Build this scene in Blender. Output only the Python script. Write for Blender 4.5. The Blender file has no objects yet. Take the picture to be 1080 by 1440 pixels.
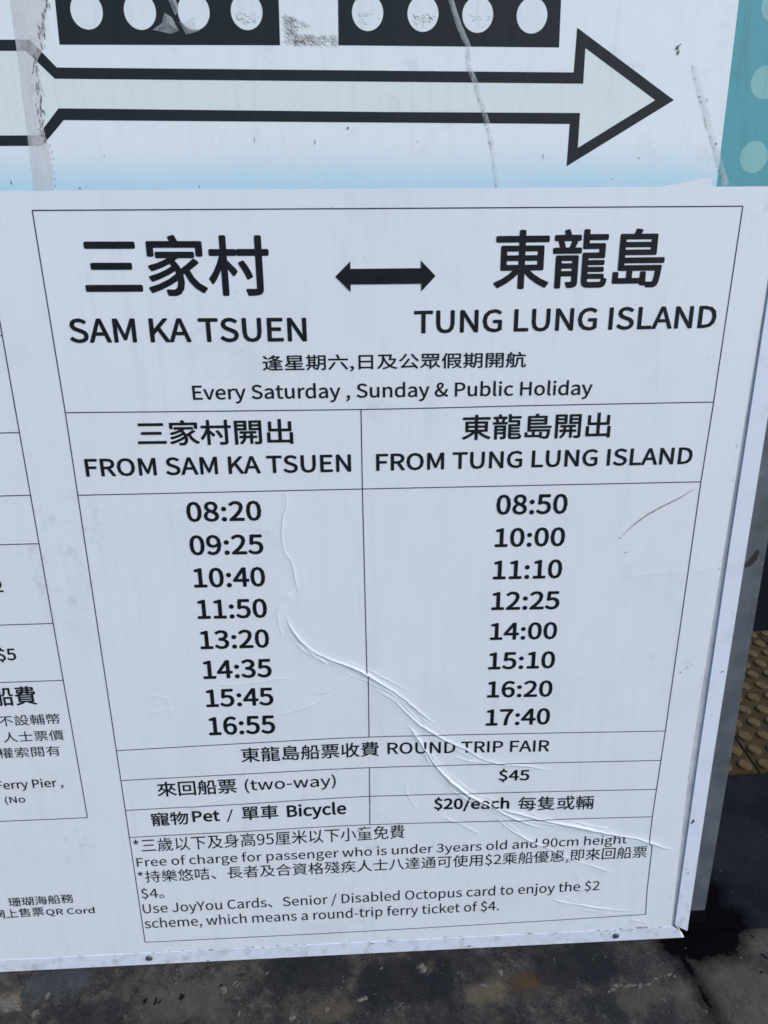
import bpy, bmesh, math, os, random
import numpy as np
from mathutils import Matrix, Vector

scene = bpy.context.scene
COL = scene.collection
random.seed(7)

# ------------------------------------------------------------------ camera, light, exposure
cam_data = bpy.data.cameras.new("camera")
cam_data.sensor_fit = 'VERTICAL'
cam_data.sensor_height = 24.0
cam_data.lens = 17.1667
cam_data.clip_start = 0.01
cam_data.clip_end = 400.0
cam = bpy.data.objects.new("camera", cam_data)
cam.location = (0.40441, -0.91478, 1.34829)
cam.rotation_euler = tuple(math.radians(a) for a in (65.18088, 0.27613, -2.78504))
COL.objects.link(cam)
scene.camera = cam

SUN_ELEV, SUN_AZ = 40.0, 70.0       # elevation; azimuth measured from -Y (towards the viewer) round to +X
world = bpy.data.worlds.new("World")
scene.world = world
world.use_nodes = True
wn = world.node_tree
bg = wn.nodes["Background"]
sky = wn.nodes.new("ShaderNodeTexSky")
sky.sky_type = 'NISHITA'
sky.sun_disc = False
sky.sun_elevation = math.radians(SUN_ELEV)
sky.sun_rotation = math.radians(180.0 - SUN_AZ)
sky.air_density = 1.0
sky.dust_density = 1.0
sky.ozone_density = 1.0
wn.links.new(sky.outputs[0], bg.inputs[0])
bg.inputs[1].default_value = 0.15

sun_data = bpy.data.lights.new("sun", 'SUN')
sun_data.energy = 1.5
sun_data.angle = math.radians(12.0)
sun_data.color = (1.0, 0.95, 0.88)
sun = bpy.data.objects.new("sun", sun_data)
e, a = math.radians(SUN_ELEV), math.radians(SUN_AZ)
to_sun = Vector((math.sin(a) * math.cos(e), -math.cos(a) * math.cos(e), math.sin(e)))
sun.rotation_euler = to_sun.to_track_quat('Z', 'Y').to_euler()
COL.objects.link(sun)

scene.view_settings.view_transform = 'Standard'
scene.view_settings.look = 'None'
scene.view_settings.gamma = 1.0
scene.view_settings.use_curve_mapping = False
scene.view_settings.exposure = 0.6

scene.cycles.pixel_filter_type = 'BLACKMAN_HARRIS'
scene.cycles.filter_width = 1.6

LEAN = math.radians(6.0)            # the board leans back by this much

# measured on the board, in millimetres: x from the table's left rule, z up from the foot of the frame
TEXTS = [
    ('三家村', 'C', 2.6, 51.9, 247.9, 1205.4, -2, 78.3),
    ('SAM KA TSUEN', 'L', 1.1, 21.8, 324.3, 1144.5, -2.8, 32.3),
    ('逢星期六,日及公眾假期開航', 'C', 1.9, 282.2, 374.5, 1099.3, -1.1, 24.8),
    ('Every Saturday , Sunday & Public Holiday', 'L', 0.8, 181.2, 574.9, 1062.8, -3.2, 20.2),
    ('三家村開出', 'C', 2.6, 96.6, 223.5, 997.2, -1.6, 37.5),
    ('FROM SAM KA TSUEN', 'L', 1.1, 16.5, 386.7, 953.1, -1.5, 26.7),
    ('東龍島', 'C', 2.6, 605.1, 237.4, 1208.2, 0.2, 77.3),
    ('TUNG LUNG ISLAND', 'L', 1.1, 495.7, 430.7, 1150.3, 1.8, 30.8),
    ('東龍島開出', 'C', 2.4, 566.8, 221.4, 995.7, -0.4, 38.2),
    ('FROM TUNG LUNG ISLAND', 'L', 1.1, 440.2, 477.6, 951.9, 0, 26.1),
    ('08:20', 'L', 1.2, 155.4, 111.3, 879.2, -0.7, 31.4),
    ('09:25', 'L', 1.2, 155, 111.5, 825.1, -1, 32.4),
    ('10:40', 'L', 1.2, 155.9, 110, 770.9, -1.1, 32.9),
    ('11:50', 'L', 1.2, 156.5, 108.9, 716.9, -1.2, 33.3),
    ('13:20', 'L', 1.2, 156.1, 109.4, 663.2, -0.8, 33),
    ('14:35', 'L', 1.2, 155.8, 110.5, 608.6, -0.4, 33.9),
    ('15:45', 'L', 1.2, 155.7, 110.4, 555.6, -0.5, 33.6),
    ('16:55', 'L', 1.2, 155.7, 110.2, 501.1, -0.7, 35.3),
    ('08:50', 'L', 1.2, 622.4, 110, 878.2, -1.1, 32),
    ('10:00', 'L', 1.2, 622.3, 110, 825, -1.3, 31.3),
    ('11:10', 'L', 1.2, 621.6, 109.9, 770.2, -1, 32.2),
    ('12:25', 'L', 1.2, 621.3, 109.9, 716.8, -1.8, 31.9),
    ('14:00', 'L', 1.2, 621, 109.8, 663.1, -2, 30.9),
    ('15:10', 'L', 1.2, 620.1, 110.8, 608.4, -1.5, 31.9),
    ('16:20', 'L', 1.2, 620.2, 110, 554.9, -2.5, 31.4),
    ('17:40', 'L', 1.2, 619.8, 109.7, 499.8, -2, 32.3),
    ('東龍島船票收費', 'C', 1.6, 205, 233.3, 444.1, 2.9, 30.1),
    ('ROUND TRIP FAIR', 'L', 0.8, 452.9, 279.4, 450.7, -7.7, 23),
    ('來回船票', 'C', 1.9, 58, 135, 380.5, 1.6, 31),
    ('(two-way)', 'B', 1.1, 206.9, 156.3, 379.9, 2.7, 31.2),
    ('寵物', 'C', 2, 41, 64.1, 319.2, 0.9, 28.8),
    ('Pet', 'L', 1.3, 112, 47.6, 324.6, 0.2, 23.5),
    ('/', 'B', 1.5, 170.7, 12.2, 322, 0.5, 26.2),
    ('單車', 'C', 2, 197.4, 63.6, 323.9, 1, 29.9),
    ('Bicycle', 'L', 1.3, 276, 103.5, 326.8, 1.7, 25.2),
    ('$45', 'L', 1.2, 646.4, 54.4, 386.2, -2.1, 22.1),
    ('$20/each', 'L', 1.5, 533.7, 134.4, 330.8, -5.8, 23.2),
    ('每隻或輛', 'C', 1.2, 683.6, 136.2, 319.8, -3.7, 30.5),
    ('*三歲以下及身高95厘米以下小童免費', 'C', 0.25, 4.3, 477.5, 263.1, 6.7, 30.7),
    ('Free of charge for passenger who is under 3years old and 90cm height', 'L', 0.2, 5.5, 883.1, 232.3, 4, 19.1),
    ('*持樂悠咭、長者及合資格殘疾人士八達通可使用$2乘船優惠,即來回船票', 'C', 0.25, 3.9, 925, 192, 6.3, 30.7),
    ('$4。', 'L', 0.2, 5.1, 40.8, 160.7, -0.7, 20.8),
    ('Use JoyYou Cards、Senior / Disabled Octopus card to enjoy the $2', 'L', 0.2, 4.2, 842.5, 124.8, 4.9, 21.3),
    ('scheme, which means a round-trip ferry ticket of $4.', 'L', 0.2, 3.3, 656, 89.5, 2.6, 21.7),
    ('$2', 'L', 1, -160.8, 27.8, 772.7, 0.3, 19),
    ('$5', 'L', 1, -162.5, 29.4, 654, 0.8, 20.9),
    ('船費', 'C', 2, -185, 70.7, 571.2, 0.4, 35.6),
    ('不設輔幣', 'C', 0.3, -181.5, 98.9, 533.2, 1.1, 20.3),
    ('人士票價', 'C', 0.3, -179.4, 97.5, 501.8, 0.8, 20),
    ('權索閱有', 'C', 0.3, -192.3, 100.4, 471.4, 0.9, 20.3),
    ('Ferry Pier ,', 'L', 0.6, -207.3, 110.2, 409.3, 1.1, 16.8),
    ('(No', 'L', 0.6, -198.2, 33.9, 380.6, 0.6, 13.1),
    ('珊瑚海船務', 'C', 1.2, -230.7, 115.1, 154.3, 3.1, 20.8),
    ('網上售票', 'C', 1, -263.3, 91.5, 127.3, 3.1, 21),
    ('QR Cord', 'L', 0.8, -168.6, 86.5, 131.1, 0, 13.7),
]
DOUBLE_ARROW = [(388.0, 1227.4), (408.9, 1247.0), (408.9, 1237.3), (505.2, 1237.3), (504.6, 1247.4), (525.3, 1226.9), (505.9, 1207.0), (505.5, 1216.9), (408.6, 1217.0), (408.6, 1207.2)]
ARROW_UPPER = [(-61.5, 1506.9), (25.3, 1506.3), (52.8, 1476.7), (457.0, 1473.5), (698.6, 1471.6), (699.4, 1520.8), (832.4, 1440.2), (697.2, 1362.8), (697.8, 1412.9), (456.4, 1415.0), (52.8, 1418.7), (21.8, 1389.5), (-84.1, 1389.7), (-81.7, 1402.2), (18.4, 1401.5), (48.2, 1431.9), (456.5, 1427.2), (710.4, 1425.6), (710.7, 1384.9), (807.6, 1440.2), (711.6, 1498.4), (712.0, 1458.9), (456.8, 1461.1), (48.7, 1464.4), (18.6, 1494.3), (-63.9, 1494.5)]
ARROW_FILL = [(-63.9, 1494.5), (18.6, 1494.3), (48.7, 1464.4), (456.8, 1461.1), (712.0, 1458.9), (711.6, 1498.4), (807.6, 1440.2), (710.7, 1384.9), (710.4, 1425.6), (456.5, 1427.2), (48.2, 1431.9), (18.4, 1401.5), (-81.7, 1402.2)]
HOLES = [(97.4, 1536.7), (161.1, 1536.5), (225.6, 1536.4), (289.7, 1536.6), (437.4, 1536.0), (505.7, 1535.1), (573.7, 1534.2), (641.6, 1533.6)]
TAPE_A_L = [(8.6, 1547.7), (7.4, 1488.2), (5.7, 1426.0), (2.9, 1336.6)]
TAPE_A_R = [(52.9, 1555.2), (54.7, 1545.0), (45.5, 1518.4), (39.4, 1495.8), (31.3, 1482.9), (31.0, 1453.5), (26.8, 1415.6), (28.6, 1392.9), (29.5, 1367.5), (28.5, 1337.3)]
TAPE_B = [(540.0, 1549.8), (550.3, 1523.5), (563.4, 1499.7), (563.1, 1479.5), (572.7, 1461.3), (580.7, 1437.2), (589.8, 1415.2), (597.5, 1383.6), (603.3, 1353.9), (607.9, 1334.0)]
TAPE_C = [(854.2, 1478.9), (864.0, 1453.2), (874.7, 1429.5), (885.8, 1403.7), (895.2, 1384.2), (906.7, 1356.7), (916.6, 1335.7)]
ROWS = [
    [(-2.9, 1313.7), (455.4, 1313.0), (942.6, 1312.5)],
    [(-0.2, 1047.9), (420.8, 1044.5), (681.5, 1045.5), (939.0, 1045.7)],
    [(-0.8, 925.1), (418.5, 924.4), (688.7, 923.8), (935.9, 923.4)],
    [(0.3, 477.9), (207.8, 482.6), (421.9, 486.2), (678.3, 481.5), (933.7, 475.6)],
    [(1.1, 417.6), (203.4, 421.0), (420.9, 424.1), (681.4, 420.3), (932.5, 415.1)],
    [(0.6, 355.4), (198.9, 358.8), (419.9, 364.0), (684.4, 359.5), (931.1, 353.7)],
    [(0.3, 297.4), (194.6, 300.1), (418.9, 303.0), (687.5, 298.2), (930.0, 293.9)],
    [(-0.7, 55.7), (177.0, 55.5), (362.7, 55.8), (658.7, 58.9), (942.2, 64.0)],
]
CREASES = [
    (3, 2.6, [(293.3, 724.7), (298.7, 699.5), (312.2, 674.9), (334.0, 652.2), (362.1, 636.8), (394.0, 622.4), (418.1, 608.2), (448.2, 585.6), (483.5, 555.7), (520.6, 518.1), (543.8, 494.6)]),
    (2.2, 2.4, [(415.5, 593.7), (441.0, 572.4), (468.0, 553.6), (483.4, 530.8), (507.5, 506.0), (537.9, 483.5), (568.8, 463.4), (587.4, 453.9), (613.9, 432.3), (645.3, 420.6), (697.9, 413.6), (733.5, 404.5), (756.8, 394.4)]),
    (3.4, 2.8, [(481.0, 515.6), (497.9, 490.9), (515.1, 458.7), (536.3, 422.7), (562.9, 387.3), (593.6, 358.6), (631.1, 333.8), (662.5, 312.0), (686.2, 298.3), (714.0, 284.2), (741.9, 271.6)]),
    (3.6, 3, [(635.0, 330.5), (685.5, 312.4), (722.2, 298.0), (786.7, 280.4), (848.3, 261.1), (904.9, 246.0), (933.9, 233.9), (962.0, 220.9), (991.0, 212.8)]),
    (1.8, 2.2, [(635.5, 316.6), (663.7, 285.3), (697.3, 258.1), (725.5, 242.1), (763.5, 220.5), (803.2, 183.6)]),
    (1.3, 2.2, [(763.5, 220.5), (802.2, 197.0), (846.2, 179.5), (881.1, 164.1)]),
    (1.8, 2.4, [(751.9, 114.0), (790.7, 99.6), (848.9, 85.6), (922.9, 70.5)]),
    (1.2, 1.8, [(300.3, 935.4), (304.3, 913.1), (305.8, 900.7), (297.0, 876.0), (294.8, 854.2), (297.5, 825.0), (306.6, 811.7), (311.9, 785.3), (317.7, 743.7)]),
    (1.1, 2, [(304.0, 760.1), (289.5, 738.5), (273.7, 714.2)]),
    (0.9, 2.2, [(279.3, 735.1), (282.2, 706.4), (286.4, 680.9)]),
    (1.5, 2, [(316.4, 668.3), (333.7, 647.0), (360.5, 623.7)]),
    (1.1, 2, [(403.1, 612.8), (377.0, 593.8), (353.1, 577.3), (330.6, 571.5)]),
    (1.1, 2.2, [(363.5, 574.2), (335.9, 557.6), (309.6, 545.1), (269.1, 535.8)]),
    (0.7, 2.2, [(170.0, 596.7), (216.0, 596.2), (250.8, 600.2), (274.2, 604.6), (312.2, 601.7)]),
    (0.6, 2, [(65.4, 582.3), (101.1, 572.7)]),
    (0.6, 2, [(59.4, 548.8), (106.2, 555.0)]),
    (1, 2, [(541.5, 318.3), (582.6, 294.3), (625.8, 266.7)]),
    (0.9, 2.4, [(101.7, 351.7), (141.8, 363.2), (194.4, 381.5)]),
    (1, 2, [(910.7, 55.4), (951.0, 40.4)]),
    (1.4, 2.2, [(564.3, 441.9), (594.2, 428.8), (631.6, 421.2)]),
    (0.16, 6, [(7.9, 906.1), (141.5, 885.8), (299.2, 856.4), (472.6, 839.9), (627.8, 821.3)]),
    (0.35, 4, [(789.3, 768.1), (869.5, 770.5), (986.5, 776.8)]),
    (0.8, 2, [(480.9, 397.3), (488.4, 359.3), (506.0, 327.9)]),
    (0.6, 2, [(894.9, 331.3), (919.6, 353.2)]),
    (0.2, 4, [(850.0, 1231.0), (849.8, 1144.3), (855.0, 1052.5), (856.8, 988.5)]),
]

# ------------------------------------------------------------------ small helpers
class Mat:
    """tiny node-tree writer"""
    def __init__(self, name, rough=0.6, spec=0.4, metal=0.0):
        self.m = bpy.data.materials.new(name)
        self.m.use_nodes = True
        self.t = self.m.node_tree
        self.b = self.t.nodes["Principled BSDF"]
        self.b.inputs["Roughness"].default_value = rough
        self.b.inputs["Specular IOR Level"].default_value = spec
        self.b.inputs["Metallic"].default_value = metal
        self.co = self.t.nodes.new("ShaderNodeTexCoord").outputs["Object"]

    def put(self, sock, v):
        if hasattr(v, "links"):
            self.t.links.new(v, sock)
        elif isinstance(v, (tuple, list)) and len(v) == 3 and sock.type == 'RGBA':
            sock.default_value = (*v, 1.0)
        else:
            sock.default_value = v

    def math(self, op, a, b=0.0, clamp=False):
        n = self.t.nodes.new("ShaderNodeMath")
        n.operation = op
        n.use_clamp = clamp
        self.put(n.inputs[0], a)
        self.put(n.inputs[1], b)
        return n.outputs[0]

    def scaled(self, s, off=(0, 0, 0)):
        n = self.t.nodes.new("ShaderNodeMapping")
        n.inputs["Scale"].default_value = s
        n.inputs["Location"].default_value = off
        self.t.links.new(self.co, n.inputs["Vector"])
        return n.outputs[0]

    def noise(self, scale, detail=4.0, rough=0.55, vec=None, dist=0.0):
        n = self.t.nodes.new("ShaderNodeTexNoise")
        n.inputs["Scale"].default_value = scale
        n.inputs["Detail"].default_value = detail
        n.inputs["Roughness"].default_value = rough
        n.inputs["Distortion"].default_value = dist
        self.t.links.new(vec or self.co, n.inputs["Vector"])
        return n.outputs["Fac"]

    def voronoi(self, scale, vec=None):
        n = self.t.nodes.new("ShaderNodeTexVoronoi")
        n.inputs["Scale"].default_value = scale
        self.t.links.new(vec or self.co, n.inputs["Vector"])
        return n

    def ramp(self, v, lo, hi, a=0.0, b=1.0, smooth=True):
        n = self.t.nodes.new("ShaderNodeMapRange")
        n.interpolation_type = 'SMOOTHSTEP' if smooth else 'LINEAR'
        self.put(n.inputs[0], v)
        n.inputs[1].default_value, n.inputs[2].default_value = lo, hi
        n.inputs[3].default_value, n.inputs[4].default_value = a, b
        return n.outputs[0]

    def mix(self, f, a, b):
        n = self.t.nodes.new("ShaderNodeMix")
        n.data_type = 'RGBA'
        self.put(n.inputs[0], f)
        self.put(n.inputs[6], a)
        self.put(n.inputs[7], b)
        return n.outputs[2]

    def xyz(self):
        n = self.t.nodes.new("ShaderNodeSeparateXYZ")
        self.t.links.new(self.co, n.inputs[0])
        return n.outputs

    def color(self, c):
        self.put(self.b.inputs["Base Color"], c)
        return self

    def rough(self, v):
        self.put(self.b.inputs["Roughness"], v)
        return self

    def alpha(self, v):
        self.put(self.b.inputs["Alpha"], v)
        return self

    def bump(self, h, strength=0.3, dist=0.001):
        n = self.t.nodes.new("ShaderNodeBump")
        n.inputs["Strength"].default_value = strength
        n.inputs["Distance"].default_value = dist
        self.put(n.inputs["Height"], h)
        self.t.links.new(n.outputs[0], self.b.inputs["Normal"])
        return self


def mesh_obj(name, verts, faces, mat, parent=None, smooth=False):
    me = bpy.data.meshes.new(name)
    me.from_pydata(verts, [], faces)
    me.update()
    if smooth:
        me.polygons.foreach_set("use_smooth", [True] * len(me.polygons))
    me.materials.append(mat)
    o = bpy.data.objects.new(name, me)
    COL.objects.link(o)
    o.parent = parent
    return o


def bm_obj(name, bm, mat, parent=None, smooth=False):
    bmesh.ops.recalc_face_normals(bm, faces=bm.faces)
    me = bpy.data.meshes.new(name)
    bm.to_mesh(me)
    bm.free()
    if smooth:
        me.polygons.foreach_set("use_smooth", [True] * len(me.polygons))
    me.materials.append(mat)
    o = bpy.data.objects.new(name, me)
    COL.objects.link(o)
    o.parent = parent
    return o


def thing(name, label, cat, group=None, lean=True):
    o = bpy.data.objects.new(name, None)
    o.empty_display_size = 0.1
    COL.objects.link(o)
    if lean:
        o.rotation_euler.x = -LEAN
    o["label"] = label
    o["category"] = cat
    if group:
        o["group"] = group
    return o


def structure(o):
    o["kind"] = "structure"
    return o


def prism_xz(bm, poly, y0, y1):
    """extrude an (x, z) polygon in metres from y0 (front) to y1 (back)"""
    f = [bm.verts.new((x, y0, z)) for x, z in poly]
    b = [bm.verts.new((x, y1, z)) for x, z in poly]
    n = len(poly)
    bm.faces.new(f)
    bm.faces.new(b[::-1])
    for i in range(n):
        bm.faces.new((f[i], b[i], b[(i + 1) % n], f[(i + 1) % n]))
    return bm


def box(bm, x0, x1, y0, y1, z0, z1):
    return prism_xz(bm, [(x0, z0), (x1, z0), (x1, z1), (x0, z1)], y0, y1)


def bevel(bm, w, seg=2):
    bmesh.ops.bevel(bm, geom=list(bm.edges), offset=w, segments=seg, affect='EDGES', clamp_overlap=True)
    return bm


def flat_xz(name, poly_mm, d_mm, mat, parent):
    """one printed patch on a sheet: outline in mm, d_mm in front of the board"""
    bm = bmesh.new()
    vs = [bm.verts.new((x / 1000, -d_mm / 1000, z / 1000)) for x, z in poly_mm]
    fc = bm.faces.new(vs)
    fc.normal_update()
    bmesh.ops.triangulate(bm, faces=[fc])
    me = bpy.data.meshes.new(name)
    bm.to_mesh(me)
    bm.free()
    me.materials.append(mat)
    o = bpy.data.objects.new(name, me)
    COL.objects.link(o)
    o.parent = parent
    return o


# ------------------------------------------------------------------ materials
def vertical_streaks(m, s=1.0):
    return m.noise(1.0, 6.0, 0.65, m.scaled((90 * s, 1.0, 9 * s)))


def make_paper():
    m = Mat("laminated_white_paper", 0.36, 0.5)
    st = vertical_streaks(m, 0.7)
    cl = m.noise(5.0, 5.0, 0.6)
    c = m.mix(m.ramp(st, 0.42, 0.75, 0, 0.35), (0.80, 0.81, 0.83), (0.70, 0.72, 0.75))
    c = m.mix(m.ramp(cl, 0.52, 0.72, 0, 0.45), c, (0.68, 0.69, 0.70))
    drip = m.noise(1.0, 7.0, 0.68, m.scaled((26, 1, 2.2), (3, 0, 1)))
    c = m.mix(m.ramp(drip, 0.55, 0.74, 0, 0.40), c, (0.60, 0.615, 0.63))
    smear = m.math('MULTIPLY', m.ramp(m.noise(4.2, 3.0, 0.5, m.scaled((1, 1, 1), (9, 0, 4))), 0.55, 0.68), m.ramp(m.noise(34.0, 7.0, 0.72), 0.5, 0.68, 0, 0.5))
    c = m.mix(smear, c, (0.55, 0.55, 0.55))
    x, y, z = m.xyz()
    fine = m.noise(260.0, 3.0, 0.7)
    # rubbed grime near the sheet's rim
    rim = m.ramp(z, 0.09, 0.035, 0, 1)
    c = m.mix(m.math('MULTIPLY', rim, m.ramp(m.noise(60.0, 5.0, 0.7), 0.5, 0.75, 0, 0.28)), c, (0.48, 0.46, 0.44))
    spk = m.ramp(m.noise(170.0, 2.0, 0.5), 0.745, 0.78, 0, 0.55)
    c = m.mix(m.math('MULTIPLY', spk, m.ramp(m.noise(7.0, 2.0), 0.5, 0.6)), c, (0.22, 0.20, 0.18))
    m.color(c)
    m.rough(m.ramp(cl, 0.3, 0.7, 0.28, 0.46))
    m.bump(fine, 0.06, 0.0004)
    return m.m


def make_banner():
    m = Mat("weathered_banner_vinyl", 0.5, 0.3)
    x, y, z = m.xyz()
    st = vertical_streaks(m, 1.0)
    wav = m.noise(9.0, 3.0, 0.5)
    zz = m.math('ADD', z, m.math('MULTIPLY', m.math('SUBTRACT', wav, 0.5), 0.018))
    zz = m.math('ADD', zz, m.math('MULTIPLY', m.math('SUBTRACT', st, 0.5), 0.022))
    # the printed sky-blue band at the foot of the picture
    base = m.mix(m.ramp(zz, 1.398, 1.322, 0, 1), (0.83, 0.865, 0.865), (0.47, 0.72, 0.83))
    base = m.mix(m.ramp(st, 0.5, 0.8, 0, 0.4), base, (0.64, 0.70, 0.73))
    base = m.mix(m.ramp(m.noise(14.0, 6.0, 0.7), 0.54, 0.72, 0, 0.5), base, (0.60, 0.62, 0.63))
    tick = m.noise(1.0, 5.0, 0.7, m.scaled((240, 1, 60), (2, 0, 5)))
    base = m.mix(m.math('MULTIPLY', m.ramp(tick, 0.60, 0.72, 0, 0.55), m.ramp(m.noise(11.0, 4.0, 0.6, m.scaled((1, 1, 1), (4, 0, 8))), 0.46, 0.62)), base, (0.45, 0.48, 0.50))
    m.color(base)
    m.bump(m.noise(30.0, 4.0, 0.6), 0.15, 0.0015)
    return m.m


def make_tint(name, col, dirt, rough=0.5, amt=0.5):
    m = Mat(name, rough, 0.3)
    st = vertical_streaks(m, 1.0)
    c = m.mix(m.ramp(st, 0.48, 0.75, 0, amt), col, dirt)
    c = m.mix(m.ramp(m.noise(22.0, 6.0, 0.7), 0.55, 0.75, 0, amt), c, dirt)
    tick = m.noise(1.0, 5.0, 0.7, m.scaled((240, 1, 60), (2, 0, 5)))
    c = m.mix(m.ramp(tick, 0.58, 0.70, 0, amt * 0.8), c, dirt)
    m.color(c)
    return m.m


def make_ink():
    m = Mat("black_print_ink", 0.5, 0.2)
    m.color(m.mix(m.ramp(m.noise(40.0, 4.0, 0.6), 0.4, 0.75), (0.0065, 0.0072, 0.010), (0.013, 0.014, 0.018)))
    return m.m


def make_frame():
    m = Mat("white_coated_aluminium", 0.38, 0.5)
    c = m.mix(m.ramp(m.noise(12.0, 5.0, 0.65), 0.5, 0.75, 0, 0.5), (0.74, 0.78, 0.86), (0.56, 0.58, 0.62))
    spk = m.ramp(m.noise(120.0, 3.0, 0.6), 0.70, 0.75, 0, 0.8)
    c = m.mix(m.math('MULTIPLY', spk, m.ramp(m.noise(9.0, 2.0), 0.5, 0.62)), c, (0.16, 0.14, 0.13))
    x, y, z = m.xyz()
    low = m.math('MULTIPLY', m.ramp(z, 0.30, 0.0, 0, 1), m.ramp(m.noise(45.0, 6.0, 0.72), 0.46, 0.7, 0, 0.55))
    c = m.mix(low, c, (0.36, 0.35, 0.34))
    m.color(c)
    m.bump(m.noise(160.0, 2.0), 0.05, 0.0005)
    return m.m


def make_post():
    m = Mat("grey_galvanised_steel", 0.5, 0.5, 0.25)
    n1 = m.noise(14.0, 6.0, 0.65)
    c = m.mix(m.ramp(n1, 0.35, 0.7), (0.085, 0.095, 0.108), (0.150, 0.162, 0.178))
    c = m.mix(m.ramp(m.noise(34.0, 7.0, 0.75), 0.60, 0.70, 0, 0.6), c, (0.27, 0.27, 0.275))
    c = m.mix(m.ramp(m.noise(50.0, 5.0, 0.7, m.scaled((1, 1, 0.5), (3, 1, 2))), 0.66, 0.72, 0, 0.85), c, (0.03, 0.028, 0.027))
    m.color(c)
    m.bump(m.noise(80.0, 4.0, 0.7), 0.2, 0.0006)
    return m.m


def capsule(m, px, py, ax, ay, bx, by):
    """distance from the point to a segment on the ground"""
    dx, dy = bx - ax, by - ay
    L2 = dx * dx + dy * dy
    rx, ry = m.math('SUBTRACT', px, ax), m.math('SUBTRACT', py, ay)
    t = m.math('DIVIDE', m.math('ADD', m.math('MULTIPLY', rx, dx), m.math('MULTIPLY', ry, dy)), L2, True)
    qx = m.math('SUBTRACT', rx, m.math('MULTIPLY', t, dx))
    qy = m.math('SUBTRACT', ry, m.math('MULTIPLY', t, dy))
    return m.math('SQRT', m.math('ADD', m.math('MULTIPLY', qx, qx), m.math('MULTIPLY', qy, qy)))


def oil_mask(m, px, py):
    """the spilt black patch round the foot of the post: 1 inside, ragged rim"""
    d = None
    for ax, ay, bx, by, r in ((1.01, -0.008, 1.10, -0.006, 0.036), (1.06, 0.03, 1.13, 0.028, 0.030),
                              (1.10, 0.05, 1.118, 0.10, 0.022), (1.03, -0.03, 1.05, -0.02, 0.024),
                              (1.006, -0.03, 1.010, -0.070, 0.009), (1.010, -0.070, 1.024, -0.22, 0.004)):
        q = m.math('SUBTRACT', capsule(m, px, py, ax, ay, bx, by), r)
        d = q if d is None else m.math('MINIMUM', d, q)
    n = m.math('ADD', m.math('MULTIPLY', m.math('SUBTRACT', m.noise(28.0, 6.0, 0.7), 0.5), 0.042),
               m.math('MULTIPLY', m.math('SUBTRACT', m.noise(95.0, 6.0, 0.75), 0.5), 0.030))
    dn = m.math('ADD', d, n)
    core = m.ramp(dn, 0.004, -0.006, 0, 1)
    damp = m.ramp(m.math('ADD', d, m.math('MULTIPLY', n, 0.6)), 0.030, -0.004, 0, 0.72)
    return m.math('MAXIMUM', core, damp)


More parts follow.
